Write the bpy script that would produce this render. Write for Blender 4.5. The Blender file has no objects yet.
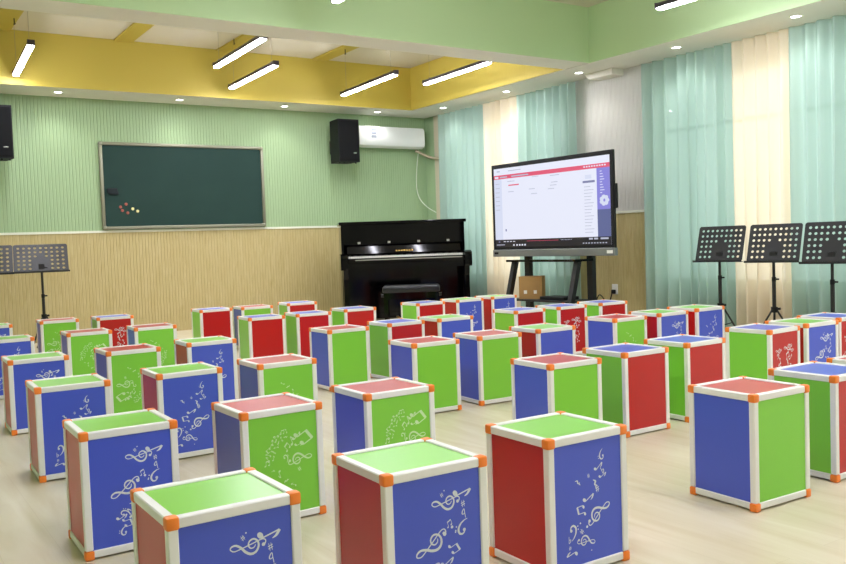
import bpy, bmesh, math, random
from mathutils import Vector, Matrix
PI = math.pi
random.seed(7)
SC = bpy.context.scene
COL = SC.collection

# ------------------------------------------------------------------ camera, world, exposure
cam_d = bpy.data.cameras.new('camera')
cam = bpy.data.objects.new('camera', cam_d); COL.objects.link(cam)
cam_d.sensor_fit = 'HORIZONTAL'; cam_d.sensor_width = 36.0; cam_d.lens = 36.615
cam_d.clip_start = 0.05; cam_d.clip_end = 200
R_ = Vector((0.832705, -0.552611, -0.034983)); U_ = Vector((0.055356, 0.020218, 0.998262)); F_ = Vector((0.550943, 0.833194, -0.047426))
m = Matrix.Identity(4)
for i in range(3):
    m[i][0] = R_[i]; m[i][1] = U_[i]; m[i][2] = -F_[i]
m[2][3] = 1.0657
cam.matrix_world = m
SC.camera = cam

world = bpy.data.worlds.new('daylight'); SC.world = world; world.use_nodes = True
bg = world.node_tree.nodes['Background']
bg.inputs['Color'].default_value = (0.95, 0.98, 1.0, 1); bg.inputs['Strength'].default_value = 2.7
SC.view_settings.view_transform = 'Standard'; SC.view_settings.look = 'None'
SC.view_settings.gamma = 1.0; SC.view_settings.use_curve_mapping = False
SC.view_settings.exposure = 0.0
LAMP = 106.0        # emission of the hanging linear lamps
DOWN = 10.0        # watts of each recessed spot

# ------------------------------------------------------------------ helpers
def lin(h):
    c = [int(h[i:i+2], 16) / 255 for i in (0, 2, 4)]
    return tuple([x / 12.92 if x <= .04045 else ((x + .055) / 1.055) ** 2.4 for x in c] + [1.0])

MATS = {}
def mat(name, col, rough=.5, metal=0, spec=.5, emit=None, es=0, noise=0, nscale=8, bump=0, bscale=60, coat=0):
    mt = bpy.data.materials.new(name); mt.use_nodes = True
    nt = mt.node_tree; b = nt.nodes['Principled BSDF']
    c = lin(col)
    b.inputs['Base Color'].default_value = c
    b.inputs['Roughness'].default_value = rough; b.inputs['Metallic'].default_value = metal
    b.inputs['Specular IOR Level'].default_value = spec
    b.inputs['Coat Weight'].default_value = coat; b.inputs['Coat Roughness'].default_value = .28
    if emit:
        b.inputs['Emission Color'].default_value = lin(emit); b.inputs['Emission Strength'].default_value = es
    if noise or bump:
        tc = nt.nodes.new('ShaderNodeTexCoord')
    if noise:
        n = nt.nodes.new('ShaderNodeTexNoise'); n.inputs['Scale'].default_value = nscale; n.inputs['Detail'].default_value = 4
        r = nt.nodes.new('ShaderNodeMix'); r.data_type = 'RGBA'
        r.inputs['A'].default_value = tuple(x * (1 - noise) for x in c[:3]) + (1,)
        r.inputs['B'].default_value = tuple(min(1, x * (1 + noise)) for x in c[:3]) + (1,)
        nt.links.new(tc.outputs['Object'], n.inputs['Vector']); nt.links.new(n.outputs['Fac'], r.inputs['Factor'])
        nt.links.new(r.outputs['Result'], b.inputs['Base Color'])
    if bump:
        n2 = nt.nodes.new('ShaderNodeTexNoise'); n2.inputs['Scale'].default_value = bscale
        bp = nt.nodes.new('ShaderNodeBump'); bp.inputs['Strength'].default_value = bump; bp.inputs['Distance'].default_value = .002
        nt.links.new(tc.outputs['Object'], n2.inputs['Vector']); nt.links.new(n2.outputs['Fac'], bp.inputs['Height'])
        nt.links.new(bp.outputs['Normal'], b.inputs['Normal'])
    MATS[name] = mt
    return mt

class MB:
    def __init__(s): s.v = []; s.f = []; s.m = []
    def add(s, vs, fs, mi=0):
        o = len(s.v); s.v += [tuple(p) for p in vs]
        for f in fs: s.f.append(tuple(i + o for i in f)); s.m.append(mi)
        return s
    def box(s, x0, y0, z0, x1, y1, z1, mi=0):
        v = [(x0,y0,z0),(x1,y0,z0),(x1,y1,z0),(x0,y1,z0),(x0,y0,z1),(x1,y0,z1),(x1,y1,z1),(x0,y1,z1)]
        return s.add(v, [(0,3,2,1),(4,5,6,7),(0,1,5,4),(1,2,6,5),(2,3,7,6),(3,0,4,7)], mi)
    def rbox(s, x0, y0, z0, x1, y1, z1, r=.004, mi=0, seg=2):
        bm = bmesh.new(); bmesh.ops.create_cube(bm, size=1)
        for v in bm.verts:
            v.co = Vector(((x0+x1)/2 + v.co.x*(x1-x0), (y0+y1)/2 + v.co.y*(y1-y0), (z0+z1)/2 + v.co.z*(z1-z0)))
        bmesh.ops.bevel(bm, geom=bm.edges[:], offset=r, segments=seg, profile=.5, affect='EDGES')
        bm.verts.index_update()
        s.add([v.co[:] for v in bm.verts], [[v.index for v in f.verts] for f in bm.faces], mi); bm.free()
        return s
    def prism(s, pts, axis, a, b, mi=0):
        """closed outline pts (2D) extruded along axis from a to b; pts in the two other axes, cyclic order"""
        n = len(pts)
        def P(p, t):
            return {'x': (t, p[0], p[1]), 'y': (p[0], t, p[1]), 'z': (p[0], p[1], t)}[axis]
        v = [P(p, a) for p in pts] + [P(p, b) for p in pts]
        fs = [tuple(range(n))[::-1], tuple(range(n, 2*n))] + [(i, (i+1) % n, n+(i+1) % n, n+i) for i in range(n)]
        return s.add(v, fs, mi)
    def tube(s, pts, r, n=10, mi=0, cap=True):
        pts = [Vector(p) for p in pts]; rs = r if isinstance(r, (list, tuple)) else [r]*len(pts)
        t0 = (pts[1]-pts[0]).normalized(); up = Vector((0,0,1)) if abs(t0.z) < .9 else Vector((1,0,0))
        vs = []; fs = []
        a = t0.cross(up).normalized()
        for i, p in enumerate(pts):
            t = (pts[min(i+1, len(pts)-1)] - pts[max(i-1, 0)]).normalized()
            a = (a - t*a.dot(t)).normalized(); b = t.cross(a)
            for k in range(n):
                q = 2*PI*k/n; vs.append(p + (a*math.cos(q) + b*math.sin(q))*rs[i])
        for i in range(len(pts)-1):
            for k in range(n):
                fs.append((i*n+k, i*n+(k+1) % n, (i+1)*n+(k+1) % n, (i+1)*n+k))
        if cap:
            fs.append(tuple(range(n))[::-1]); fs.append(tuple(range((len(pts)-1)*n, len(pts)*n)))
        return s.add(vs, fs, mi)
    def build(s, name, mats, parent=None, loc=None, smooth=False):
        me = bpy.data.meshes.new(name); me.from_pydata(s.v, [], s.f)
        for mm in (mats if isinstance(mats, (list, tuple)) else [mats]): me.materials.append(mm)
        me.polygons.foreach_set('material_index', s.m)
        bm = bmesh.new(); bm.from_mesh(me); bmesh.ops.recalc_face_normals(bm, faces=bm.faces); bm.to_mesh(me); bm.free()
        me.update()
        if smooth:
            me.polygons.foreach_set('use_smooth', [True]*len(me.polygons))
            try: me.set_sharp_from_angle(angle=math.radians(40))
            except Exception: pass
        o = bpy.data.objects.new(name, me); COL.objects.link(o)
        if parent: o.parent = parent
        if loc: o.location = loc
        return o

def tag(o, label=None, cat=None, group=None, kind=None):
    if label: o['label'] = label
    if cat: o['category'] = cat
    if group: o['group'] = group
    if kind: o['kind'] = kind
    return o
def thing(name, label, cat, loc=(0,0,0), rz=0, group=None):
    o = bpy.data.objects.new(name, None); COL.objects.link(o); o.empty_display_size = .1
    o.location = loc; o.rotation_euler = (0,0,rz)
    return tag(o, label, cat, group)
def struct(o): o['kind'] = 'structure'; return o
def dup(o, parent=None):
    c = o.copy(); COL.objects.link(c)
    if parent: c.parent = parent
    for ch in list(o.children): dup(ch, c)
    return c

# ------------------------------------------------------------------ materials
M_floor = None
green_wall = mat('green_wall', 'a1bb90', .6)
beige_wall = mat('beige_wall', 'cfcdc6', .6)
cream = mat('cream_paint', 'e8e5da', .7)
cream2 = mat('coffer_cream', 'd8d1bd', .7)
yellow = mat('yellow_paint', 'c4b04a', .6)
green_p = mat('green_paint', 'c0dcab', .6)
white_trim = mat('white_trim', 'e8ead8', .5)
beige_strip = mat('beige_strip', 'cfc6ae', .6)

def wood_panel_mat():
    mt = bpy.data.materials.new('wood_wainscot'); mt.use_nodes = True; nt = mt.node_tree; b = nt.nodes['Principled BSDF']
    tc = nt.nodes.new('ShaderNodeTexCoord'); mp = nt.nodes.new('ShaderNodeMapping'); mp.inputs['Scale'].default_value = (14, 14, 1.6)
    n = nt.nodes.new('ShaderNodeTexNoise'); n.inputs['Scale'].default_value = 2.2; n.inputs['Detail'].default_value = 6; n.inputs['Distortion'].default_value = 1.2
    cr = nt.nodes.new('ShaderNodeValToRGB'); cr.color_ramp.elements[0].position = .3; cr.color_ramp.elements[1].position = .72
    cr.color_ramp.elements[0].color = lin('bba974'); cr.color_ramp.elements[1].color = lin('cabb89')
    L = nt.links.new
    L(tc.outputs['Object'], mp.inputs['Vector']); L(mp.outputs['Vector'], n.inputs['Vector']); L(n.outputs['Fac'], cr.inputs['Fac']); L(cr.outputs['Color'], b.inputs['Base Color'])
    b.inputs['Roughness'].default_value = .5
    return mt
wood_wall = wood_panel_mat()

def floor_mat():
    mt = bpy.data.materials.new('pale_wood_floor'); mt.use_nodes = True; nt = mt.node_tree; b = nt.nodes['Principled BSDF']; L = nt.links.new
    tc = nt.nodes.new('ShaderNodeTexCoord')
    mp = nt.nodes.new('ShaderNodeMapping'); mp.inputs['Rotation'].default_value = (0, 0, PI/2)
    br = nt.nodes.new('ShaderNodeTexBrick'); br.offset = .37; br.inputs['Scale'].default_value = 1
    br.inputs['Brick Width'].default_value = 1.2; br.inputs['Row Height'].default_value = .19; br.inputs['Mortar Size'].default_value = .0007
    br.inputs['Color1'].default_value = lin('d9cfb4'); br.inputs['Color2'].default_value = lin('d2c6a8'); br.inputs['Mortar'].default_value = lin('b5a682')
    mp2 = nt.nodes.new('ShaderNodeMapping'); mp2.inputs['Scale'].default_value = (7, .8, 1)
    n = nt.nodes.new('ShaderNodeTexNoise'); n.inputs['Scale'].default_value = 1.6; n.inputs['Detail'].default_value = 7; n.inputs['Distortion'].default_value = .8
    cr = nt.nodes.new('ShaderNodeValToRGB'); cr.color_ramp.elements[0].position = .3; cr.color_ramp.elements[1].position = .7
    cr.color_ramp.elements[0].color = lin('d2c4a2'); cr.color_ramp.elements[1].color = lin('efe8d6')
    mx = nt.nodes.new('ShaderNodeMix'); mx.data_type = 'RGBA'; mx.blend_type = 'MULTIPLY'; mx.inputs['Factor'].default_value = .0
    mx2 = nt.nodes.new('ShaderNodeMix'); mx2.data_type = 'RGBA'; mx2.inputs['Factor'].default_value = .5
    L(tc.outputs['Object'], mp.inputs['Vector']); L(mp.outputs['Vector'], br.inputs['Vector'])
    L(tc.outputs['Object'], mp2.inputs['Vector']); L(mp2.outputs['Vector'], n.inputs['Vector']); L(n.outputs['Fac'], cr.inputs['Fac'])
    L(br.outputs['Color'], mx2.inputs['A']); L(cr.outputs['Color'], mx2.inputs['B']); L(mx2.outputs['Result'], b.inputs['Base Color'])
    b.inputs['Roughness'].default_value = .38; b.inputs['Specular IOR Level'].default_value = .4
    return mt
M_floor = floor_mat()

def cloth_mat(name, col, trans=.55, see=.1):
    mt = bpy.data.materials.new(name); mt.use_nodes = True; nt = mt.node_tree; L = nt.links.new
    nt.nodes.remove(nt.nodes['Principled BSDF']); out = nt.nodes['Material Output']
    d = nt.nodes.new('ShaderNodeBsdfDiffuse'); t = nt.nodes.new('ShaderNodeBsdfTranslucent'); p = nt.nodes.new('ShaderNodeBsdfTransparent')
    c = lin(col); d.inputs['Color'].default_value = c; t.inputs['Color'].default_value = c; p.inputs['Color'].default_value = tuple(x**.5 for x in c[:3]) + (1,)
    m1 = nt.nodes.new('ShaderNodeMixShader'); m1.inputs['Fac'].default_value = trans
    m2 = nt.nodes.new('ShaderNodeMixShader'); m2.inputs['Fac'].default_value = see
    tc = nt.nodes.new('ShaderNodeTexCoord'); w = nt.nodes.new('ShaderNodeTexNoise'); w.inputs['Scale'].default_value = 300
    bp = nt.nodes.new('ShaderNodeBump'); bp.inputs['Strength'].default_value = .1; bp.inputs['Distance'].default_value = .001
    L(tc.outputs['Object'], w.inputs['Vector']); L(w.outputs['Fac'], bp.inputs['Height']); L(bp.outputs['Normal'], d.inputs['Normal'])
    L(d.outputs[0], m1.inputs[1]); L(t.outputs[0], m1.inputs[2]); L(m1.outputs[0], m2.inputs[1]); L(p.outputs[0], m2.inputs[2]); L(m2.outputs[0], out.inputs['Surface'])
    return mt
cloth_green = cloth_mat('sheer_green_cloth', 'b2cac0', .36, .06)
cloth_cream = cloth_mat('sheer_cream_cloth', 'f2e6d0', .4, .09)

def glass_mat():
    mt = bpy.data.materials.new('window_glass'); mt.use_nodes = True; nt = mt.node_tree; L = nt.links.new
    nt.nodes.remove(nt.nodes['Principled BSDF']); out = nt.nodes['Material Output']
    g = nt.nodes.new('ShaderNodeBsdfGlossy'); g.inputs['Roughness'].default_value = .02
    p = nt.nodes.new('ShaderNodeBsdfTransparent'); p.inputs['Color'].default_value = (.95, .98, .97, 1)
    m1 = nt.nodes.new('ShaderNodeMixShader'); m1.inputs['Fac'].default_value = .06
    L(p.outputs[0], m1.inputs[1]); L(g.outputs[0], m1.inputs[2]); L(m1.outputs[0], out.inputs['Surface'])
    return mt
glass = glass_mat()

p_blue = mat('blue_panel', '4a5fd4', .33, spec=.38, coat=.22)
p_green = mat('green_panel', '86d444', .33, spec=.38, coat=.22)
p_red = mat('red_panel', 'c00e12', .33, spec=.38, coat=.22)
art_white = mat('printed_white', 'dfe6ee', .5)
art_pale = mat('printed_pale_green', 'd0edb8', .5)
alu = mat('white_aluminium', 'f3f2f0', .42, spec=.5)
orange = mat('orange_plastic', 'ff8a30', .35)
black_metal = mat('black_metal', '17181b', .45)
black_plastic = mat('black_plastic', '101114', .6, spec=.3, bump=.3, bscale=200)
grille = mat('speaker_grille', '0d0e10', .8, spec=.2, bump=.8, bscale=500)
gloss_black = mat('piano_lacquer', '050506', .1, spec=.22)
leather = mat('black_leather', '16181d', .35)
key_white = mat('key_ivory', 'ecebe4', .25)
key_black = mat('key_ebony', '101010', .3)
brass = mat('brass', 'c7a45a', .3, metal=1)
chrome = mat('chrome', 'c9c9c9', .25, metal=1)
champ = mat('champagne_aluminium', '8f8f7c', .42, metal=.6)
slate = mat('chalkboard_green', '263f3a', .7, spec=.2, noise=.12, nscale=2.5)
ac_white = mat('ac_white', 'eef0ee', .4)
hose_beige = mat('hose_beige', 'b9ab92', .6)
cable_white = mat('cable_white', 'dfe8d8', .5)
silver = mat('silver_bezel', '85898a', .4, metal=.5)
carton = mat('cardboard', 'a8844f', .8, noise=.08, nscale=12)
carton_white = mat('carton_mark', 'e8e4dc', .7)
socket_white = mat('socket_white', 'eeeeea', .4)
lamp_body = mat('lamp_housing', '3d3742', .4)
lamp_em = mat('lamp_diffuser', 'ffffff', .5, emit='f4f4ff', es=LAMP)
down_em = mat('downlight_lens', 'ffffff', .5, emit='ffffff', es=14)
steel_wire = mat('steel_wire', 'a09a88', .4, metal=.6)
chalk_red = mat('magnet_red', 'a3584c', .6); chalk_yel = mat('magnet_yellow', 'f0e3a0', .6); felt = mat('eraser_felt', '1b2428', .9)
def em(name, col, s=1.0): 
    return mat(name, '101010', .3, emit=col, es=s)
s_white = em('screen_white', 'e6e9fa', 1.0); s_pale = em('screen_pale', 'd6dcf2', 1.0); s_red = em('screen_red', 'e05575', 1.0)
s_purple = em('screen_purple', '8682d8', 1.0); s_dark = em('screen_dark', '1a1722', 1.0); s_grey = em('screen_grey', '7c80a8', 1.0)
s_text = em('screen_text', 'b9bdd2', 1.0); s_slate = em('screen_slate', '5d6596', 1.0)

# ------------------------------------------------------------------ room
XL, XR, YF, YB, H, HC, WZ = -1.6, 7.548, -3.0, 11.213, 2.971, 3.56, 1.321
struct(MB().box(XL-.2, YF-.2, -.12, XR+.4, YB+.2, 0).build('floor', M_floor))

def ribs(mb, a0, a1, z0, z1, pos, face, mi, pitch=.04, groove=.010, d=.0045):
    """grooved cladding: runs along a (x or y) on the plane pos; face 'y-' looks to -Y, 'x-' to -X"""
    n = max(1, int(round((a1-a0)/pitch))); p = (a1-a0)/n
    prof = []
    for i in range(n):
        s = a0 + i*p
        prof += [(s, 0), (s+p-groove, 0), (s+p-groove+.002, d), (s+p-.002, d)]
    prof.append((a1, 0))
    vs = []
    for (a, dd) in prof:
        for z in (z0, z1):
            vs.append((a, pos+dd, z) if face == 'y-' else (pos+dd, a, z))
    fs = [(2*i, 2*i+2, 2*i+3, 2*i+1) for i in range(len(prof)-1)]
    mb.add(vs, fs, mi)
wb = MB(); wb.box(XL-.2, YB+.012, 0, XR+.4, YB+.2, HC+.2, 0)
ribs(wb, XL, XR, WZ+.01, H+.02, YB, 'y-', 0); ribs(wb, XL, XR, 0, WZ-.01, YB, 'y-', 1, d=.004, groove=.007)
struct(wb.build('wall_back', [green_wall, wood_wall]))
struct(MB().box(XL, YB-.014, WZ-.012, XR-.014, YB+.006, WZ+.016).build('trim_1', white_trim))
# right wall with two window openings
W1, W2, W3 = (8.05, 10.55), (3.5, 6.62), (-2.2, 2.4)
WZ0, WZ1 = .50, 2.72  # sill lowered behind the curtains so daylight fills their lower part
wr = MB()
wr.box(XR+.012, YF-.2, 0, XR+.26, YB+.2, WZ0, 4); wr.box(XR+.012, YF-.2, WZ1, XR+.26, YB+.2, HC+.2, 4)
for a, b in ((YF-.2, W3[0]), (W3[1], W2[0]), (W2[1], W1[0]), (W1[1], YB+.2)): wr.box(XR+.012, a, WZ0, XR+.26, b, WZ1, 4)
ribs(wr, W2[1]+.02, W1[0]-.02, WZ+.01, H+.02, XR, 'x-', 0); ribs(wr, W2[1]+.02, W1[0]-.02, 0, WZ-.01, XR, 'x-', 1, d=.004, groove=.007)
ribs(wr, W1[1]+.42, YB, WZ+.01, H+.02, XR, 'x-', 2); ribs(wr, W1[1]+.02, YB, 0, WZ-.01, XR, 'x-', 1, d=.004, groove=.007)
wr.box(XR, W1[1]+.19, WZ+.01, XR+.012, W1[1]+.42, H, 3)
struct(wr.build('wall_right', [beige_wall, wood_wall, green_wall, beige_strip, cream]))
struct(MB().box(XR-.014, W2[1]+.02, WZ-.012, XR+.006, W1[0]-.02, WZ+.016).build('trim_2', white_trim))
struct(MB().box(XL-.2, YF-.2, 0, XL, YB+.2, HC+.2).build('wall_left', green_wall))
struct(MB().box(XL-.2, YF-.2, 0, XR+.4, YF, HC+.2).build('wall_front', cream))

# ceiling: soffit ring and beam with two coffers
CY = (7.36, 10.586); CG = (-1.2, 6.979); CX0, CXY, CXG = -.9, 6.905, 6.925
cl = MB()
cl.box(XL, CY[1], H, XR+.02, YB+.02, HC+.05, 0)          # back strip
cl.box(XL, CG[1], H, CXY, CY[0], HC+.05, 0)              # beam between the coffers
cl.box(XL, YF, H, CXG, CG[0], HC+.05, 0)
cl.box(CXG, YF, H, XR+.02, CY[1], HC+.05, 0)             # right strip
cl.box(XL, CG[0], H, CX0, CG[1], HC+.05, 0); cl.box(XL, CY[0], H, CX0, CY[1], HC+.05, 0)
cl.box(XL-.1, YF-.1, HC+.02, XR+.3, YB+.1, HC+.16, 1)    # upper slab
def liner(x0, y0, x1, y1, mi):
    t = .006
    cl.box(x0, y1-t, H+.001, x1, y1, HC+.019, mi); cl.box(x0, y0, H+.001, x1, y0+t, HC+.019, mi)
    cl.box(x1-t, y0+t, H+.001, x1, y1-t, HC+.019, mi); cl.box(x0, y0+t, H+.001, x0+t, y1-t, HC+.019, mi)
liner(CX0, CY[0], CXY, CY[1], 2); liner(CX0, CG[0], CXG, CG[1], 3)
struct(cl.build('ceiling', [cream, cream2, yellow, green_p]))
for i, x in enumerate((1.50, 2.83, 4.09, 5.43)):
    struct(MB().box(x-.105, CY[0]+.006, HC, x+.105, CY[1]-.006, HC+.02).build('trim_%d' % (i+3), yellow))
struct(MB().prism([(7.06, 2.90), (7.43, 2.90), (7.52, H+.01), (7.06, H+.01)], 'x', 7.36, XR, 0).build('trim_7', cream))

def window(n, y0, y1):
    f = MB(); x0, x1 = XR+.10, XR+.16; t = .05
    f.box(x0, y0, WZ0, x1, y1, WZ0+t); f.box(x0, y0, WZ1-t, x1, y1, WZ1)
    k = max(2, round((y1-y0)/.85)); 
    for i in range(k+1):
        yy = y0 + (y1-y0)*i/k; a = max(y0, yy-t/2); b = min(y1, yy+t/2)
        f.box(x0, a, WZ0+t, x1, b, WZ1-t)
    f.box(x0+.004, y0+t, WZ1-.55, x1-.004, y1-t, WZ1-.51)
    o = struct(f.build('window_%d' % n, white_trim))
    g = MB().box(x0+.028, y0+.01, WZ0+.01, x0+.034, y1-.01, WZ1-.01).build('glass_pane', glass, o)
    return o
window(1, *W1); window(2, *W2); window(3, *W3)

# ------------------------------------------------------------------ curtains
def curtain(label, y0, y1, mt, grp, x=7.42, folds=None, seed=0, gather=1.0):
    rnd = random.Random(seed)
    w = y1 - y0; nf = folds or max(4, int(w/.13)); NU = nf*10; NV = 14
    ph = [rnd.uniform(.7, 1.3) for _ in range(nf+1)]; amp = [rnd.uniform(.5, 1.0) for _ in range(nf+1)]; drift = [rnd.uniform(-.35, .35) for _ in range(nf+1)]
    cum = [0]
    for q in ph[:-1]: cum.append(cum[-1]+q)
    tot = cum[-1]
    vs = []; fs = []
    for j in range(NV+1):
        tv = j/NV; z = .03 + (H-.035-.03)*tv
        for i in range(NU+1):
            s = i/NU*nf; k = min(int(s), nf-1); fr = s-k
            base = (cum[k] + (cum[k+1]-cum[k])*fr)/tot
            a = amp[k]*(1-fr) + amp[k+1]*fr; dr = drift[k]*(1-fr) + drift[k+1]*fr
            A = .072*a*(.6 + .4*(1-tv)) 
            yy = y0 + w*base + dr*.05*(1-tv)*math.sin(PI*base)
            xx = x + A*math.sin(2*PI*fr) + .012*math.sin(7*base*PI + seed + 2*tv)*(1-tv)
            if tv > .96: xx = x + .045*math.sin(2*PI*fr)*a
            vs.append((xx, yy, z))
    for j in range(NV):
        for i in range(NU):
            a = j*(NU+1)+i; fs.append((a, a+1, a+NU+2, a+NU+1))
    o = MB().add(vs, fs).build('curtain', mt, smooth=True)
    tag(o, label, 'curtain', grp)
    return o
gg = 'sheer curtains along the window wall'
curtain('sheer mint green curtain in the corner behind the piano', 9.54, 10.64, cloth_green, gg, seed=1)
curtain('narrow sheer cream curtain hanging left of the display screen', 8.80, 9.56, cloth_cream, gg, seed=2)
curtain('sheer mint green curtain hanging behind the display screen', 7.73, 8.82, cloth_green, gg, seed=3)
curtain('wide sheer mint green curtain right of the wood-panelled wall, behind the first music stand', 5.48, 6.68, cloth_green, gg, seed=4)
curtain('sheer cream curtain hanging behind the middle music stand of the right three', 4.85, 5.50, cloth_cream, gg, seed=5)
curtain('sheer mint green curtain at the right edge of the photo', 3.2, 4.87, cloth_green, gg, seed=6)

# ------------------------------------------------------------------ lamps
def linear_lamp(label, a, b, z=3.05, hang=True):
    a = Vector((a[0], a[1], z)); b = Vector((b[0], b[1], z)); c = (a+b)/2; L = (b-a).length
    rz = math.atan2((b-a).y, (b-a).x)
    t = thing('linear_pendant_lamp', label, 'lamp', c, rz, 'hanging linear lamps')
    w = .033
    MB().prism([(-w, .012), (w, .012), (w, .04), (w*.62, .058), (-w*.62, .058), (-w, .04)], 'x', -L/2, L/2).build('housing', lamp_body, t)
    MB().rbox(-L/2+.012, -w+.005, -.004, L/2-.012, w-.005, .013, .004).build('diffuser', lamp_em, t)
    for s in (-1, 1):
        MB().rbox(s*(L/2+.004)-.006, -w-.002, .004, s*(L/2+.004)+.006, w+.002, .06, .003).build('end_cap', lamp_body, t)
        MB().tube([(s*L*.42, 0, .056), (s*L*.42, 0, .075)], .012, 8).tube([(s*L*.42, 0, .075), (s*L*.42, 0, HC-z)], .0016, 5).build('suspension_wire', steel_wire, t)
    return t
linear_lamp('leftmost hanging linear lamp, seen short and steep in the yellow recess', (1.53, 8.93), (1.62, 10.48))
linear_lamp('hanging linear lamp, upper of the two left of the middle', (3.40, 7.75), (3.455, 9.21))
linear_lamp('hanging linear lamp, lower of the two left of the middle', (4.01, 8.85), (4.065, 10.35))
linear_lamp('hanging linear lamp above the wall speaker and air conditioner', (5.51, 8.76), (5.61, 10.28))
linear_lamp('hanging linear lamp at the right end of the yellow recess', (6.13, 7.74), (6.20, 9.17))
linear_lamp('hanging linear lamp cut off by the top edge, before the green recess side', (6.15, 3.8), (6.107, 5.285))
linear_lamp('hanging linear lamp just showing its tip at the top edge of the photo', (3.33, 4.9), (3.43, 6.36))
for x, y in ((1.1, 4.9), (1.1, 1.7), (3.4, 1.7), (6.1, .9), (3.4, -.35)):  # unseen lamps added for light, the last to brighten the box fronts
    linear_lamp('hanging linear lamp added for light in the green recess near the camera, outside the photo', (x, y-.75), (x, y+.75))

def downlight(x, y, label, power=DOWN):
    t = thing('recessed_downlight', label, 'downlight', (x, y, H), 0, 'recessed downlights')
    ring = MB(); n = 24
    vs = []; 
    for r, z in ((.062, 0), (.062, -.004), (.045, -.006), (.042, .0)):
        vs += [(r*math.cos(2*PI*k/n), r*math.sin(2*PI*k/n), z) for k in range(n)]
    fs = [(j*n+k, j*n+(k+1) % n, (j+1)*n+(k+1) % n, (j+1)*n+k) for j in range(3) for k in range(n)]
    ring.add(vs, fs).build('trim_ring', white_trim, t)
    MB().add([(.044*math.cos(2*PI*k/n), .044*math.sin(2*PI*k/n), -.0025) for k in range(n)], [tuple(range(n))]).build('lens', down_em, t)
    ld = bpy.data.lights.new('downlight_beam', 'SPOT'); ld.energy = power; ld.spot_size = math.radians(125); ld.spot_blend = .8; ld.shadow_soft_size = .045
    ld.color = (1, .98, .97)
    lo = bpy.data.objects.new('downlight_beam', ld); COL.objects.link(lo); lo.parent = t; lo.location = (0, 0, -.03)
for x, l in ((.68, 'outside the photo beyond its left edge'), (2.13, 'leftmost one in the photo'), (3.58, 'above the chalkboard middle'), (5.03, 'right of the chalkboard'), (6.5, 'above the air conditioner')):
    downlight(x, 10.88, 'recessed ceiling downlight over the back wall, ' + l)
for y, l in ((10.2, 'nearest the back corner'), (8.77, 'above the cream curtain left of the screen'), (7.43, 'above the beige wall right of the screen'), (6.0, 'above the left green curtain near the music stands'), (4.65, 'above the right green curtain'), (3.2, 'outside the photo'), (1.8, 'outside the photo, nearest')):
    downlight(7.2, y, 'recessed ceiling downlight over the window side, ' + l)
for p, l in (((1.56, 9.99), 'leftmost'), ((3.95, 9.89), 'middle'), ((5.42, 9.82), 'rightmost')):
    o = MB().tube([(0, 0, 0), (0, 0, -.05), (.010, 0, -.058), (0, 0, -.066), (-.010, 0, -.060)], .006, 6).build('ceiling_hook', black_metal, loc=(p[0], p[1], HC+.002))
    tag(o, 'small dark hook in the ceiling of the yellow recess, ' + l + ' of three', 'hook', 'ceiling hooks')

# ------------------------------------------------------------------ music note artwork (2D shapes in the plane of a panel)
def cr(pts, n=5):
    out = []
    P = [pts[0]] + list(pts) + [pts[-1]]
    for i in range(1, len(P)-2):
        p0, p1, p2, p3 = P[i-1], P[i], P[i+1], P[i+2]
        for k in range(n):
            t = k/n
            out.append(tuple(.5*((2*p1[j]) + (-p0[j]+p2[j])*t + (2*p0[j]-5*p1[j]+4*p2[j]-p3[j])*t*t + (-p0[j]+3*p1[j]-3*p2[j]+p3[j])*t**3) for j in range(len(p1))))
    out.append(tuple(pts[-1])); return out
CLEF = [(0,-.42,.03),(-.15,-.3,.05),(-.15,-.1,.06),(.05,.02,.06),(.27,-.08,.07),(.33,-.33,.08),(.15,-.55,.08),(-.15,-.58,.09),(-.42,-.4,.10),(-.48,-.1,.11),(-.3,.2,.11),(0,.45,.10),(.2,.72,.09),(.2,.98,.07),(.06,1.08,.05),(-.1,.88,.05),(-.06,.5,.05),(.08,-.2,.05),(.2,-.8,.05),(.1,-1.02,.05),(-.1,-.98,.06)]
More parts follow.
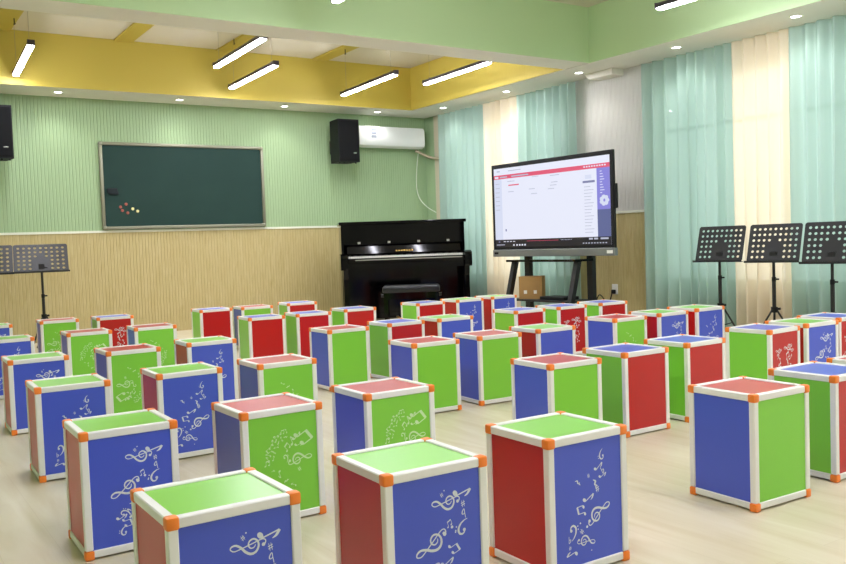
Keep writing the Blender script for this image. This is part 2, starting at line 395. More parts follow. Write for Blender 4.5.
class Art:
    def __init__(s): s.polys = []
    def stroke(s, pts, T):
        q = cr(pts, 4); L = []; R = []
        for i, p in enumerate(q):
            a = q[max(i-1, 0)]; b = q[min(i+1, len(q)-1)]; dx, dy = b[0]-a[0], b[1]-a[1]; l = math.hypot(dx, dy) or 1
            nx, ny = -dy/l*p[2]*.68, dx/l*p[2]*.68
            L.append(T(p[0]+nx, p[1]+ny)); R.append(T(p[0]-nx, p[1]-ny))
        for i in range(len(q)-1): s.polys.append([L[i], L[i+1], R[i+1], R[i]])
    def ell(s, cx, cy, a, b, rot, T, n=10):
        s.polys.append([T(cx + a*math.cos(t)*math.cos(rot) - b*math.sin(t)*math.sin(rot), cy + a*math.cos(t)*math.sin(rot) + b*math.sin(t)*math.cos(rot)) for t in [2*PI*k/n for k in range(n)]])
    def glyph(s, kind, x, y, size, deg):
        c, sn = math.cos(math.radians(deg)), math.sin(math.radians(deg))
        T = lambda px, py: (x + size*(px*c - py*sn), y + size*(px*sn + py*c))
        if kind == 'clef':
            s.stroke(CLEF, T); s.ell(-.12, -.88, .11, .11, 0, T)
        elif kind == 'note':
            s.ell(-.3, -.8, .32, .24, .4, T); s.stroke([(-.02,-.75,.09),(-.02,0,.09),(-.02,.9,.09)], T); s.stroke([(-.02,.9,.2),(.3,.5,.16),(.4,.1,.05)], T)
        elif kind == 'beam':
            s.ell(-.75, -.7, .3, .22, .4, T); s.ell(.45, -.5, .3, .22, .4, T)
            s.stroke([(-.48,-.65,.09),(-.48,0,.09),(-.48,.7,.09)], T); s.stroke([(.72,-.45,.09),(.72,.2,.09),(.72,.9,.09)], T); s.stroke([(-.5,.62,.26),(.1,.72,.26),(.74,.84,.26)], T)
        elif kind == 'bass':
            s.ell(-.38, .3, .2, .2, 0, T); s.stroke([(-.5,.4,.1),(-.3,.75,.14),(.1,.8,.18),(.4,.4,.2),(.3,-.2,.16),(-.1,-.7,.1),(-.5,-.95,.05)], T); s.ell(.75, .5, .1, .1, 0, T, 6); s.ell(.75, .1, .1, .1, 0, T, 6)
        elif kind == 'sharp':
            for q in (-.25, .25): s.stroke([(q,-.8,.09),(q,0,.09),(q,.8,.09)], T); s.stroke([(-.55,q-.1,.14),(0,q,.14),(.55,q+.1,.14)], T)
        elif kind == 'flat':
            s.stroke([(-.3,.9,.1),(-.3,0,.1),(-.3,-.7,.1),(.1,-.4,.14),(.25,0,.14),(0,.15,.1),(-.3,0,.1)], T)
        elif kind == 'rest':
            s.stroke([(-.2,.9,.08),(.2,.4,.25),(-.15,0,.2),(.25,-.4,.1),(-.1,-.45,.16),(0,-.9,.06)], T)
        elif kind == 'dot':
            s.ell(0, 0, .5, .5, 0, T, 8)
# positions in panel units: u across 0..1, v downwards in panel widths (panel height is 1.33 widths)
ART_A = [('clef',.60,.30,.145,92),('note',.80,.24,.10,-75),('sharp',.80,.35,.04,10),('flat',.80,.45,.055,190),('bass',.78,.58,.085,165),('dot',.66,.56,.03,0),('dot',.70,.62,.018,0),
         ('clef',.42,.68,.175,122),('beam',.63,.52,.035,20),('dot',.56,.60,.03,0),('beam',.68,.78,.06,-70),('note',.60,.90,.075,-60),('rest',.50,.92,.06,40),('note',.45,1.0,.06,30),('bass',.40,.99,.06,80),
         ('note',.36,1.04,.065,-60),('beam',.42,1.12,.06,-80),('bass',.37,1.21,.065,170),('dot',.58,.18,.015,0),('sharp',.55,.22,.03,30)]
def rot180(A): return [(k, 1-u, 1.33-v, s, d+180) for (k, u, v, s, d) in A]
ART_B = rot180([('clef',.42,.23,.12,55+180+180+100),]) 
ART_B = [('bass',.70,.20,.06,190),('note',.66,.33,.065,-50),('flat',.72,.38,.05,30),('note',.72,.44,.055,-60),('sharp',.50,.41,.03,20),('rest',.34,.46,.05,50),('rest',.60,.52,.065,20),('sharp',.63,.58,.045,10),
         ('note',.50,.66,.08,-60),('beam',.38,.78,.065,95),('clef',.64,.86,.165,-58),('bass',.26,1.00,.085,10),('sharp',.38,1.02,.04,50),('dot',.46,.98,.028,0),('dot',.36,.92,.02,0),('flat',.20,1.08,.045,0),
         ('clef',.44,1.14,.12,-100),('sharp',.20,1.17,.03,0),('note',.22,1.24,.075,105),('dot',.52,1.26,.015,0)]
ART_C = [('clef',.73,.66,.16,-80),('beam',.80,.37,.115,-62),('note',.70,.34,.07,-40),('note',.62,.39,.06,20),('note',.73,.46,.06,-70),('beam',.55,.47,.05,40),('bass',.53,.62,.055,30)] + \
        [('note' if i % 3 else 'beam', .52-.33*math.cos(a)*1.0+.06, .66-.42*math.sin(a), .042-.001*i, 40*i) for i, a in enumerate([.02,.16,.3,.44,.58,.72,.86,1.0,1.14,1.28,1.45])] + \
        [('rest' if i % 2 else 'note', .52-.24*math.cos(a)+.06, .62-.30*math.sin(a), .034, 55*i) for i, a in enumerate([.1,.35,.6,.85,1.1,1.35])] + \
        [('note',.42,.83,.05,200),('rest',.52,.93,.045,120),('sharp',.72,.80,.04,30),('note',.62,1.0,.04,80),('flat',.33,.76,.03,90)]
ART_C2 = rot180(ART_C)
ART_D = [('clef',.25,0.40,.085,95),('bass',.22,0.52,.05,10),('note',.30,0.62,.06,30),('sharp',.26,0.72,.045,10),('note',.14,0.80,.055,-30),('beam',.30,0.82,.06,20),('note',.24,0.94,.06,190),('dot',.2,1.05,.03,0),
         ('clef',.62,0.35,.12,100),('clef',.76,0.42,.07,80),('beam',.60,0.54,.065,20),('note',.72,0.58,.06,-30),('rest',.60,0.69,.06,20),('note',.73,0.78,.06,40),('bass',.55,0.85,.055,-20),('beam',.66,0.93,.06,60),('sharp',.54,1.02,.04,0),('note',.70,1.06,.05,120)]

# ------------------------------------------------------------------ boxes
BW, BD, BH = .341, .319, .448       # along X, along Y, height
RW, CP = .026, .032                  # rail width, corner cap
def make_box(kind, art, label):
    top, side, front = {'G': (p_green, p_red, p_blue), 'R': (p_red, p_blue, p_green), 'B': (p_blue, p_green, p_red)}[kind]
    t = thing('panel_box', label, 'box')
    hx, hy = BW/2, BD/2; e = .0025; z0, z1 = .0075, BH-e
    X, Y = hx-e, hy-e
    rec = .005                                                      # panels sit back from the rails
    a, b = RW*.7, CP*.8
    MB().box(-X+a, -Y+a, z1-rec-.006, X-a, Y-a, z1-rec).build('top_panel', top, t)
    # front and back, left and right panels
    pw = 2*(X-a); ph = (z1-z0) - 2*a
    f = MB().box(-X+a, -Y+rec, z0+a, X-a, -Y+rec+.006, z1-a)
    if art:
        A = Art()
        for (gk, u, v, s, d) in art: A.glyph(gk, (u-.5)*pw*.94, -v*pw*.94, s*pw*(1.18 if kind == 'B' else 1.0), d)
        ztop = z1-a-.004; lay = 0
        for i, poly in enumerate(A.polys):
            yy = -Y+rec-.0004-.000002*(i % 40)
            f.add([(x, yy, ztop+z) for x, z in poly], [tuple(range(len(poly)))], 1)
    f.build('front_panel', [front, art_pale if kind == 'R' else art_white], t)
    MB().box(-X+a, Y-rec-.006, z0+a, X-a, Y-rec, z1-a).build('back_panel', front, t)
    MB().box(-X+rec, -Y+a, z0+a, -X+rec+.006, Y-a, z1-a).build('side_panel', side, t)
    MB().box(X-rec-.006, -Y+a, z0+a, X-rec, Y-a, z1-a).build('side_panel', side, t)
    MB().box(-X+a, -Y+a, z0+rec, X-a, Y-a, z0+rec+.006).build('bottom_panel', top, t)
    for sx in (-1, 1):
        for sy in (-1, 1):
            MB().rbox(min(sx*X, sx*(X-RW)), min(sy*Y, sy*(Y-RW)), z0+b, max(sx*X, sx*(X-RW)), max(sy*Y, sy*(Y-RW)), z1-b, .003, seg=1).build('edge_rail', alu, t)
            for zz, s in ((0, 1), (BH, -1)):
                MB().rbox(min(sx*hx, sx*(hx-CP)), min(sy*hy, sy*(hy-CP)), min(zz, zz+s*CP), max(sx*hx, sx*(hx-CP)), max(sy*hy, sy*(hy-CP)), max(zz, zz+s*CP), .006).build('corner_cap', orange, t, smooth=True)
    for zz, s in ((z0, 1), (z1, -1)):
        for q in (-1, 1):
            MB().rbox(-X+b, min(q*Y, q*(Y-RW)), min(zz, zz+s*RW), X-b, max(q*Y, q*(Y-RW)), max(zz, zz+s*RW), .003, seg=1).build('edge_rail', alu, t)
            MB().rbox(min(q*X, q*(X-RW)), -Y+b, min(zz, zz+s*RW), max(q*X, q*(X-RW)), Y-b, max(zz, zz+s*RW), .003, seg=1).build('edge_rail', alu, t)
    return t
ARTS = {'A': ART_A, 'B': ART_B, 'C': ART_C, 'K': ART_C2, 'D': ART_D, '': None}
ROWS = [  # (kind, artwork, x, y, turn in degrees), each row from left to right, nearest row first
 [('G','A',.738,2.121,-.1),('G','A',1.313,2.098,-1.4),('G','B',1.899,2.114,-.7),('R','',2.952,2.139,-1.8),('B','',3.527,2.171,-.2),('R','',3.977,2.17,0)],
 [('G','A',.786,3.251,-.9),('R','C',1.342,3.195,.7),('R','C',1.889,3.208,-.6),('R','',2.954,3.27,-2.1),('B','',3.489,3.299,-.5),('B','',4.009,3.327,.3),('B','D',4.806,3.367,2.9),('G','A',5.271,3.396,-2.7),('B','D',5.717,3.453,.4)],
 [('G','B',.844,4.463,-1.4),('G','B',1.404,4.455,-.4),('R','K',1.917,4.392,-.4),('R','',2.97,4.51,-2),('R','',3.471,4.504,-3.6),('G','',3.973,4.528,-1.2),('R','K',4.797,4.623,-1),('G','A',5.304,4.653,-.3),('G','B',5.801,4.692,-1.4)],
 [('G','A',.901,5.718,-.8),('R','K',1.447,5.681,1.2),('G','B',1.985,5.741,-1.3),('R','',2.998,5.696,.9),('B','',3.541,5.765,2.3),('G','',4.013,5.759,-.6),('B','',4.824,5.794,.2),('B','D',5.307,5.782,-1.2),('B','',5.815,5.773,-2)],
 [('G','B',.945,7.175,-1),('R','C',1.525,7.22,-1.7),('R','K',2.041,7.208,-3),('B','',3.034,7.25,-3),('B','',3.488,7.235,-3.6),('B','',4.021,7.327,-1.4),('B','',4.832,7.327,.4),('G','B',5.338,7.342,-.7),('G','B',5.822,7.381,.1)],
 [('G','A',1.002,8.645,-1),('R','K',1.591,8.728,-3),('B','D',2.075,8.647,-2.4),('B','',3.073,8.638,-1.9),('R','',3.497,8.572,-3.5),('B','',4.05,8.648,-4.5)],
]
ORD = ['first', 'second', 'third', 'fourth', 'fifth', 'sixth', 'seventh', 'eighth', 'ninth']
ROWN = ['nearest row', 'second row from the front', 'third row from the front', 'fourth row from the front', 'second row from the back', 'farthest row']
CN = {'G': ('green', 'blue'), 'R': ('red', 'green'), 'B': ('blue', 'red')}
protos = {}
for r, row in enumerate(ROWS):
    for i, (k, art, x, y, dg) in enumerate(row):
        c1, c2 = CN[k]
        lab = '%s-topped box with %s %s front, %s, %s from left' % (c1, 'note-printed' if art else 'plain', c2, ROWN[r], ORD[i])
        if (k, art) in protos: o = dup(protos[(k, art)]); o['label'] = lab
        else: o = make_box(k, ARTS[art], lab); protos[(k, art)] = o
        o['group'] = 'colourful framed boxes set out in rows'
        o.location = (x, y, 0); o.rotation_euler = (0, 0, math.radians(dg))

# ------------------------------------------------------------------ chalkboard
t = thing('chalkboard', 'green chalkboard with a rounded metal frame on the back wall', 'chalkboard', (3.722, YB, 1.345))
W, HH = 2.19, 1.10
MB().box(-W/2+.02, -.022, .02, W/2-.02, -.004, HH-.02).build('board', slate, t)
fr = MB(); fw = .042
for x0, z0, x1, z1 in ((-W/2+.03, 0, W/2-.03, fw), (-W/2+.03, HH-fw, W/2-.03, HH), (-W/2, .03, -W/2+fw, HH-.03), (W/2-fw, .03, W/2, HH-.03)): fr.rbox(x0, -.04, z0, x1, -.002, z1, .008)
fr.build('frame', champ, t, smooth=True)
cc = MB()
for sx in (-1, 1):
    for zz, s in ((0, 1), (HH, -1)): cc.rbox(min(sx*(W/2+.003), sx*(W/2-.055)), -.044, min(zz-s*.003, zz+s*.055), max(sx*(W/2+.003), sx*(W/2-.055)), -.001, max(zz-s*.003, zz+s*.055), .02, seg=3)
    cc.build('corner_piece', champ, t, smooth=True); cc = MB()
MB().box(-W/2+.05, -.068, .006, W/2-.05, -.038, .014).build('chalk_ledge', champ, t)
o = MB().rbox(-.065, -.03, -.03, .065, 0, .03, .012).rbox(-.045, -.034, -.05, .075, -.004, -.012, .01).build('felt_eraser', felt, loc=(2.765, YB-.0225, 1.835), smooth=True)
tag(o, 'dark felt eraser stuck at the left edge of the chalkboard', 'eraser')
for j, (x, z, mm, l) in enumerate(((2.86, 1.63, chalk_red, 'reddish, upper left of the cluster'), (2.93, 1.665, chalk_red, 'reddish, topmost of the cluster'), (2.88, 1.585, chalk_red, 'reddish, lower left of the cluster'), (2.945, 1.555, chalk_red, 'reddish, lowest of the cluster'), (3.01, 1.605, chalk_yel, 'yellow, beside the cluster'), (3.07, 1.575, chalk_yel, 'pale yellow, rightmost'))):
    o = MB().tube([(0, 0, 0), (0, -.006, 0), (0, -.012, 0)], [.019, .019, .014], 14).build('board_magnet', mm, loc=(x, YB-.022, z), smooth=True)
    tag(o, 'small round magnet on the chalkboard, ' + l, 'magnet', 'magnets on the chalkboard')

# ------------------------------------------------------------------ wall speakers, air conditioner
def wall_speaker(x, label, z=2.22):
    t = thing('wall_speaker', label, 'speaker', (x, YB-.32, z), 0, 'black wall speakers')
    out = [(-.165, -.16), (.165, -.16), (.13, .16), (-.13, .16)]
    MB().prism(out, 'z', 0, .60).build('cabinet', black_plastic, t)
    MB().rbox(-.155, -.172, .02, .155, -.158, .58, .005).build('grille', grille, t)
    MB().box(.06, -.1745, .12, .11, -.172, .132).build('badge', chrome, t)
    MB().box(-.03, .16, .22, .03, .315, .27).box(-.06, .30, .15, .06, .318, .34).build('bracket', black_metal, t)
    for q in (-.13, -.05, .05, .13): MB().tube([(q, -.1, 0), (q, -.1, -.018)], .012, 8).build('foot', black_metal, t)
wall_speaker(5.93, 'black wall speaker beside the white air conditioner')
wall_speaker(1.43, 'black wall speaker cut off at the left edge of the photo', 2.165)
t = thing('air_conditioner', 'white split air conditioner high on the back wall beside the speaker', 'air conditioner', (6.825, YB, 2.475))
W = 1.14
MB().prism([(0, .02), (-.13, 0), (-.2, .03), (-.215, .08), (-.21, .27), (-.18, .31), (0, .315)], 'x', -W/2, W/2).build('body', ac_white, t, smooth=True)
MB().prism([(-.135, -.004), (-.196, .024), (-.200, .03), (-.14, .004)], 'x', -W/2+.06, W/2-.06).build('air_flap', ac_white, t)
for k in range(3): MB().box(-W/2+.20, -.214, .235-.05*k, -W/2+.29, -.2105, .275-.05*k).build('sticker', mat('sticker_grey', '9fa6b4', .6) if 'sticker_grey' not in MATS else MATS['sticker_grey'], t)
MB().box(W/2-.16, -.2125, .13, W/2-.10, -.2105, .145).build('badge', mat('badge_grey', 'b5b8ba', .5), t)
o = MB().tube(cr([(7.28, 11.09, 2.45), (7.36, 11.08, 2.42), (7.44, 11.04, 2.37), (7.50, 10.92, 2.325), (7.545, 10.83, 2.32)], 5), .02, 10).build('refrigerant_hose', hose_beige, smooth=True)
tag(o, 'beige hose from the air conditioner into the corner wall', 'hose')
o = MB().tube(cr([(7.36, 11.12, 2.47), (7.36, 11.17, 2.30), (7.345, 11.19, 2.05), (7.35, 11.19, 1.85), (7.40, 11.17, 1.70), (7.47, 11.08, 1.58), (7.535, 10.96, 1.50)], 6), .007, 6).build('white_cable', cable_white, smooth=True)
tag(o, 'thin white cable looping down below the air conditioner', 'cable')

# ------------------------------------------------------------------ piano, facing the camera from the corner
fd = Vector((.5516, .8341, 0)); rt = Vector((.8341, -.5516, 0))
def atc(r, d, z=0): v = fd*d + rt*r; return (v.x, v.y, z)
rzp = math.atan2(rt.y, rt.x)
t = thing('upright_piano', 'glossy black upright piano standing across the corner, fallboard open', 'piano', atc(-.24, 11.55), rzp+math.radians(8))
HW = .835                                    # local: x right, y away from the viewer, front of the lid at y = 0
for s in (-1, 1):
    x0, x1 = sorted((s*HW, s*(HW-.035)))
    MB().box(x0, .03, .09, x1, .60, 1.31).build('side_panel', gloss_black, t)
    x0, x1 = sorted((s*(HW+.03), s*(HW-.065)))
    MB().prism([(-.31, .74), (-.29, .72), (.05, .72), (.05, .93), (-.22, .93), (-.29, .91), (-.31, .88)], 'x', x0, x1).build('key_block', gloss_black, t)
    x0, x1 = sorted((s*(HW-.0), s*(HW-.065)))
    MB().prism([(-.27, 0.05), (-.20, 0.05), (-.19, .35), (-.15, .60), (-.06, .72), (-.28, .72), (-.25, .60), (-.255, .3)], 'x', x0, x1).build('leg', gloss_black, t)
    MB().rbox(x0-.005, -.30, .03, x1+.005, .60, .10, .01).build('toe_block', gloss_black, t)
    for yy in (-.24, .5): MB().tube([((x0+x1)/2-.012, yy, .03), ((x0+x1)/2+.012, yy, .03)], .03, 14).build('caster', brass, t, smooth=True)
MB().rbox(-HW-.025, -.0, 1.31, HW+.025, .62, 1.352, .008).build('lid', gloss_black, t)
MB().box(-HW+.035, .03, 1.06, HW-.035, .055, 1.31).build('upper_panel', gloss_black, t)
MB().box(-HW+.035, .57, .09, HW-.035, .60, 1.31).build('back_panel', gloss_black, t)
MB().rbox(-HW+.04, -.012, 1.045, HW-.04, .05, 1.062, .004).build('music_ledge', gloss_black, t)
fb = MB().prism([(-.06, .925), (-.045, .92), (.03, 1.04), (.015, 1.045)], 'x', -HW+.07, HW-.07).build('fallboard', gloss_black, t)
for q in (-.60, -.2, .2, .60): MB().rbox(q-.02, -.022, 1.055, q+.02, -.002, 1.085, .004).build('hinge_clip', chrome, t)
nm = MB()
for k, q in enumerate((-.105, -.07, -.035, 0, .035, .07, .105)):        # the maker's name is too blurred to read: seven brass strokes
    nm.add([(q-.010, -.0475, .945), (q+.010, -.0475, .945), (q+.010, -.040, .962), (q-.010, -.040, .962)], [(0, 1, 2, 3)])
nm.build('name_inlay', brass, t)
MB().box(-HW+.035, -.25, .72, HW-.035, .05, .80).build('keybed', gloss_black, t)
kb = MB()
KW = (2*HW-.15)/52
for k in range(52): kb.rbox(-HW+.075+k*KW+.0025, -.215, .80, -HW+.075+(k+1)*KW-.0025, -.05, .893, .002, 0, 1)
pat = [0, 1, 3, 4, 5]
for k in range(51):
    if (k+5) % 7 in pat: kb.box(-HW+.075+(k+1)*KW-.007, -.15, .88, -HW+.075+(k+1)*KW+.007, -.05, .905, 1)
kb.build('keyboard', [key_white, key_black], t)
MB().box(-HW+.07, -.05, .80, HW-.07, -.03, .905).build('nameboard', gloss_black, t)
MB().rbox(-HW+.068, -.25, .80, HW-.068, -.22, .868, .006).build('keyslip', gloss_black, t)
MB().rbox(-HW+.16, -.253, .838, HW-.09, -.2495, .852, .001).build('keyslip_strip', chrome, t)  # thin bright strip along the keyslip front
MB().box(-HW+.035, .02, .13, HW-.035, .04, .72).build('lower_panel', gloss_black, t)
MB().box(-HW+.035, .0, .05, HW-.035, .58, .13).build('bottom_board', gloss_black, t)
for q in (-.12, 0, .12): MB().rbox(q-.02, -.13, .06, q+.02, .02, .075, .006).build('pedal', brass, t)

t = thing('piano_bench', 'black leather-topped piano bench in front of the piano', 'bench', atc(-.148, 10.62), rzp)
MB().rbox(-.35, -.19, .445, .35, .19, .53, .028, seg=4).build('cushion', leather, t, smooth=True)
MB().box(-.335, -.175, .37, .335, .175, .45).build('frame', gloss_black, t)
for sx in (-1, 1):
    for sy in (-1, 1):
        a, b = sorted((sx*.335, sx*.285)); c, d = sorted((sy*.175, sy*.125)); MB().box(a, c, 0, b, d, .37).build('leg', gloss_black, t)
    MB().tube([(sx*.335, 0, .41), (sx*.375, 0, .41)], .02, 12).build('height_knob', black_metal, t, smooth=True)

# ------------------------------------------------------------------ interactive display on its stand
DW, DH = 1.93, 1.116
DX, DY, DZ, DTH = 6.635, 7.393, .8425, math.radians(-87.1)
t = thing('display_screen', 'large black-framed display screen switched on with a web page', 'screen', (DX, DY, DZ), DTH)
MB().rbox(-DW/2, 0, .065, DW/2, .035, DH, .008).box(-DW/2+.25, .035, .2, DW/2-.25, .10, DH-.2).build('housing', black_plastic, t)
MB().rbox(-DW/2-.002, -.012, 0, DW/2+.002, .045, .085, .006).build('bottom_bar', silver, t)
MB().box(DW/2-.10, -.0145, .025, DW/2-.02, -.012, .06).build('label_sticker', socket_white, t)
MB().box(-DW/2+.03, -.0145, .03, -DW/2+.10, -.012, .055).build('port_cover', black_plastic, t)
MB().rbox(DW/2, .005, .50, DW/2+.03, .035, .76, .008).build('side_handle', black_plastic, t)
sx0, sx1, sz0, sz1 = -DW/2+.045, DW/2-.045, .115, DH-.05
sw, sh = sx1-sx0, sz1-sz0
scr = MB(); mats = [s_white, s_pale, s_red, s_purple, s_dark, s_grey, s_text, s_slate]
def q(u0, v0, u1, v1, mi, l=1):   # v from the top
    y = -.0005 - .0004*l
    scr.add([(sx0+u0*sw, y, sz1-v1*sh), (sx0+u1*sw, y, sz1-v1*sh), (sx0+u1*sw, y, sz1-v0*sh), (sx0+u0*sw, y, sz1-v0*sh)], [(0, 1, 2, 3)], mi)
q(0, 0, 1, 1, 0, 0)
q(0, .085, 1, .135, 2); q(.01, .10, .045, .125, 0, 2); q(.06, .105, .13, .12, 6, 2); q(.17, .105, .33, .12, 6, 2)
for k in range(9): q(.80+.02*k, .10, .812+.02*k, .115, 0, 2)
q(.03, .03, .06, .045, 6); q(.14, .035, .26, .045, 6)
q(0, .135, .075, .915, 1)
for k in range(7): q(.015, .19+.055*k, .055, .198+.055*k, 6, 2)
q(.90, .135, 1, .60, 3); q(.90, .60, 1, .915, 7)
for k in range(9): q(.925, .17+.03*k, .94+.006*(k % 4), .178+.03*k, 0, 2)
A = Art(); 
for k in range(7): A.ell(.955+.022*math.cos(k*.9), .50+.04*math.sin(k*.9), .016, .024, 0, lambda a, b: (a, b), 8)
for j, poly in enumerate(A.polys): scr.add([(sx0+a*sw, -.0016-.00001*j, sz1-b*sh) for a, b in poly], [tuple(range(len(poly)))], 1)
q(.14, .215, .24, .23, 2); q(.13, .17, .2, .178, 6); q(.36, .145, .42, .152, 6); q(.52, .155, .60, .163, 6)
for a, b in ((.135, .30), (.33, .29), (.35, .35), (.52, .27), (.50, .31), (.53, .235)): q(a, b, a+.055, b+.008, 6)
q(.79, .265, .885, .29, 5); q(.81, .20, .86, .245, 1)
for k in range(15): q(.80, .33+.037*k, .85+.008*((k*7) % 4), .337+.037*k, 6)
q(.10, .77, .112, .80, 5); q(.155, .165, .16, .17, 6)
q(0, .905, 1, .955, 4, 3); q(0, .955, 1, 1, 4, 3); q(.30, .927, .58, .931, 2, 4)
for k in range(4): q(.08+.03*k, .925, .10+.03*k, .934, 0, 4)
for k in range(8): q(.60+.012*k, .922, .606+.012*k, .93, 6, 4)
for a in (.83, .87, .92, .95): q(a, .915, a+.03, .935, 6, 4)
q(.01, .965, .09, .975, 6, 4)
for a in (.17, .2, .225, .25, .275): q(a, .965, a+.014, .985, 0, 4)
for k in range(9): q(.78+.022*k, .968, .792+.022*k, .98, 6, 4)
q(.03, .925, .045, .94, 5, 4)
scr.build('screen', mats, t)

t = thing('display_stand', 'black metal stand with slanted legs and shelf carrying the display', 'stand', (DX, DY, 0), DTH)
for s in (-1, 1):
    a, b = sorted((s*.46, s*.54))
    MB().box(a, .11, .10, b, .17, 1.55).build('post', black_metal, t)
    MB().prism([(-.30, .08), (-.24, .08), (-.04, .80), (-.10, .80)], 'x', a+.01, b-.01).build('leg', black_metal, t)
    MB().rbox(a, -.34, .07, b, .42, .11, .006).build('base_rail', black_metal, t)
    for yy in (-.30, .38): MB().tube([((a+b)/2-.02, yy, .036), ((a+b)/2+.02, yy, .036)], .036, 14).box((a+b)/2-.008, yy-.01, .036, (a+b)/2+.008, yy+.01, .075).build('caster', black_plastic, t)
    MB().box(a, .101, .95, b, .112, 1.75).build('mount_rail', black_metal, t)
MB().box(-.46, .12, 1.2, .46, .16, 1.28).build('crossbar', black_metal, t)
MB().box(-.46, .12, .12, .46, .15, .18).build('crossbar', black_metal, t)
MB().rbox(-.56, -.17, .784, .56, .11, .810, .004).build('shelf', gloss_black, t)
MB().rbox(-.46, -.22, .335, .46, .17, .355, .004).build('tray', black_metal, t)
for s in (-1, 1): MB().box(min(s*.46, s*.50), -.18, .335, max(s*.46, s*.50), .17, .355).build('tray_bracket', black_metal, t)
o = MB().rbox(-.19, -.12, 0, .19, .12, .035, .005).build('media_player', black_plastic)
o.location = Matrix.Rotation(DTH, 4, 'Z') @ Vector((.16, -.03, 0)) + Vector((DX, DY, .356)); o.rotation_euler = (0, 0, DTH)
tag(o, 'flat black electronic box on the tray of the display stand', 'device')
t = thing('cardboard_box', 'brown cardboard carton on the display stand tray', 'carton')
t.location = Matrix.Rotation(DTH, 4, 'Z') @ Vector((-.25, -.05, 0)) + Vector((DX, DY, .356)); t.rotation_euler = (0, 0, rzp-.33)
MB().box(-.135, -.10, 0, .135, .10, .255).build('carton_body', carton, t)
MB().box(-.135, -.10, .255, .135, -.002, .259).box(-.135, .002, .255, .135, .10, .259).build('flap', carton, t)
for q_ in (-.06, .055): MB().box(q_-.018, -.1012, .06, q_+.018, -.10, .10).build('printed_mark', carton_white, t)

# socket with plug and cable
t = thing('wall_socket', 'white wall socket on the wood panelling right of the display', 'socket', (XR, 7.27, .415))
MB().rbox(-.010, -.045, -.06, .0, .045, .06, .004).build('faceplate', socket_white, t)
t2 = thing('power_cable', 'black power cable plugged into the socket beside the display stand', 'cable')
MB().rbox(XR-.045, 7.25, .36, XR-.011, 7.30, .41, .008).build('plug', black_plastic, t2)
MB().tube(cr([(7.50, 7.28, .37), (7.46, 7.30, .22), (7.40, 7.32, .10), (7.27, 7.30, .18), (7.2, 7.25, .22), (7.16, 7.2, .30), (7.12, 7.10, .38), (7.12, 7.0, .28), (7.14, 6.9, .02), (7.15, 6.7, .008)], 6), .007, 6).build('cord', black_plastic, t2, smooth=True)

# ------------------------------------------------------------------ music stands
def desk_mesh(w, h, cols=9, rows=6):
    mb = MB(); bd = .022; gw, gh = w-2*bd, h-2*bd; cw, chh = gw/cols, gh/rows; N = 12
    def circ(cx, cy, r): return [(cx+r*math.cos(2*PI*(k+.5)/N), cy+r*math.sin(2*PI*(k+.5)/N)) for k in range(N)]
    def sq(cx, cy):
        out = []
        for k in range(N):
            a = 2*PI*(k+.5)/N; c, s = math.cos(a), math.sin(a); m_ = max(abs(c), abs(s)); out.append((cx+c/m_*cw/2, cy+s/m_*chh/2))
        return out
    for i in range(cols):
        for j in range(rows):
            cx, cy = -gw/2+(i+.5)*cw, bd+(j+.5)*chh
            if 3 <= i <= 5 and j <= 2 or (i == 4 and j == 3): 
                mb.add([(cx-cw/2, 0, cy-chh/2), (cx+cw/2, 0, cy-chh/2), (cx+cw/2, 0, cy+chh/2), (cx-cw/2, 0, cy+chh/2)], [(0, 1, 2, 3)]); continue
            o = sq(cx, cy); c = circ(cx, cy, min(cw, chh)*.27)
            mb.add([(p[0], 0, p[1]) for p in o+c], [(k, (k+1) % N, N+(k+1) % N, N+k) for k in range(N)])
            # fill the cell corners that the even angles cut off
            for sx in (-1, 1):
                for sy in (-1, 1):
                    cor = (cx+sx*cw/2, cy+sy*chh/2); n2 = sorted(o, key=lambda p: math.hypot(p[0]-cor[0], p[1]-cor[1]))[:2]
                    mb.add([(cor[0], 0, cor[1]), (n2[0][0], 0, n2[0][1]), (n2[1][0], 0, n2[1][1])], [(0, 1, 2)])
    # rounded border
    r = bd; O = []; I = []
    for cx, cy, a0 in ((w/2-r, h-r, 0), (-w/2+r, h-r, 90), (-w/2+r, r, 180), (w/2-r, r, 270)):
        for k in range(5):
            a = math.radians(a0+22.5*k); O.append((cx+r*math.cos(a), cy+r*math.sin(a))); I.append((cx, cy))
    n = len(O)
    for k in range(n):
        a, b = k, (k+1) % n
        if I[a] == I[b]: mb.add([(O[a][0], 0, O[a][1]), (O[b][0], 0, O[b][1]), (I[a][0], 0, I[a][1])], [(0, 1, 2)])
        else: mb.add([(O[a][0], 0, O[a][1]), (O[b][0], 0, O[b][1]), (I[b][0], 0, I[b][1]), (I[a][0], 0, I[a][1])], [(0, 1, 2, 3)])
    return mb
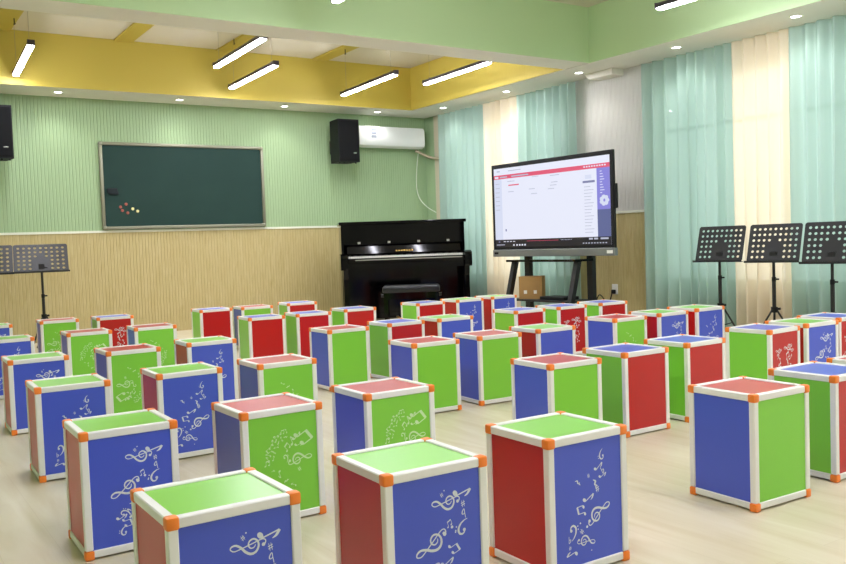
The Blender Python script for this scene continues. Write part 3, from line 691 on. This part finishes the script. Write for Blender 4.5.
def make_stand(label, hub=.33, zb=.765, w=.47, h=.37, lean=21):
    """local: the reader stands on the -Y side"""
    t = thing('music_stand', label, 'music stand')
    d = desk_mesh(w, h).build('desk', black_metal, t, loc=(0, -.02, zb)); d.rotation_euler = (math.radians(-lean), 0, 0)
    md = d.modifiers.new('thickness', 'SOLIDIFY'); md.thickness = .003
    MB().box(-w/2-.01, -.055, zb-.006, w/2+.01, -.015, zb+.0).box(-w/2-.01, -.058, zb-.006, w/2+.01, -.055, zb+.014).build('ledge', black_metal, t)
    MB().tube([(0, .02, .30), (0, .02, .62)], .017, 10).tube([(0, .02, .60), (0, .02, zb+.06)], .013, 10).build('pole', black_metal, t, smooth=True)
    MB().tube([(0, .02, .585), (0, .02, .625)], .019, 10).tube([(0, .02, .605), (.045, .02, .605)], .008, 8).build('clamp', black_plastic, t, smooth=True)
    MB().box(-.03, .0, zb+.02, .03, .035, zb+.09).tube([(.0, .02, zb+.05), (.06, .02, zb+.05)], .012, 8).build('tilt_bracket', black_metal, t)
    MB().tube([(0, .02, hub-.03), (0, .02, hub+.02)], .03, 10).tube([(0, .02, hub), (.055, .02, hub+.005)], .011, 8).build('leg_hub', black_plastic, t, smooth=True)
    for k in range(3):
        a = math.radians(90+120*k+20); c, s = math.cos(a), math.sin(a)
        l = MB().tube([(.025*c, .02+.025*s, hub-.01), (.23*c, .02+.23*s, .018)], .009, 8).build('leg', black_metal, t, smooth=True)
        MB().tube([(.218*c, .02+.218*s, .034), (.238*c, .02+.238*s, .010)], .013, 8).build('rubber_foot', black_plastic, l, smooth=True)
        MB().tube([(.01*c, .02+.01*s, .13), (.125*c, .02+.125*s, hub*.5)], .005, 6).build('brace', black_metal, t, smooth=True)
    MB().tube([(0, .02, .10), (0, .02, .30)], .010, 10).build('lower_pole', black_metal, t, smooth=True)
    return t
s0 = make_stand('black music stand before the green curtain, leftmost of the right three')
s1 = make_stand('black music stand with a plain pole before the wood wall at left', hub=.38, zb=.872, w=.56, h=.38, lean=36)
sp = [(7.1, 5.45, -75, None), (7.0, 4.785, -74, 'black music stand in front of the cream curtain'), (6.8, 4.10, -74, 'black music stand nearest the right edge of the photo'),
      (1.745, 10.3, -9, None), (1.16, 10.2, -9, 'black music stand cut off by the left edge of the photo')]
for k, (x, y, dg, lab) in enumerate(sp):
    o = s0 if k == 0 else s1 if k == 3 else dup(s0 if k < 3 else s1)
    if lab: o['label'] = lab
    o['group'] = 'black perforated music stands'
    o.location = (x, y, 0); o.rotation_euler = (0, 0, math.radians(dg))
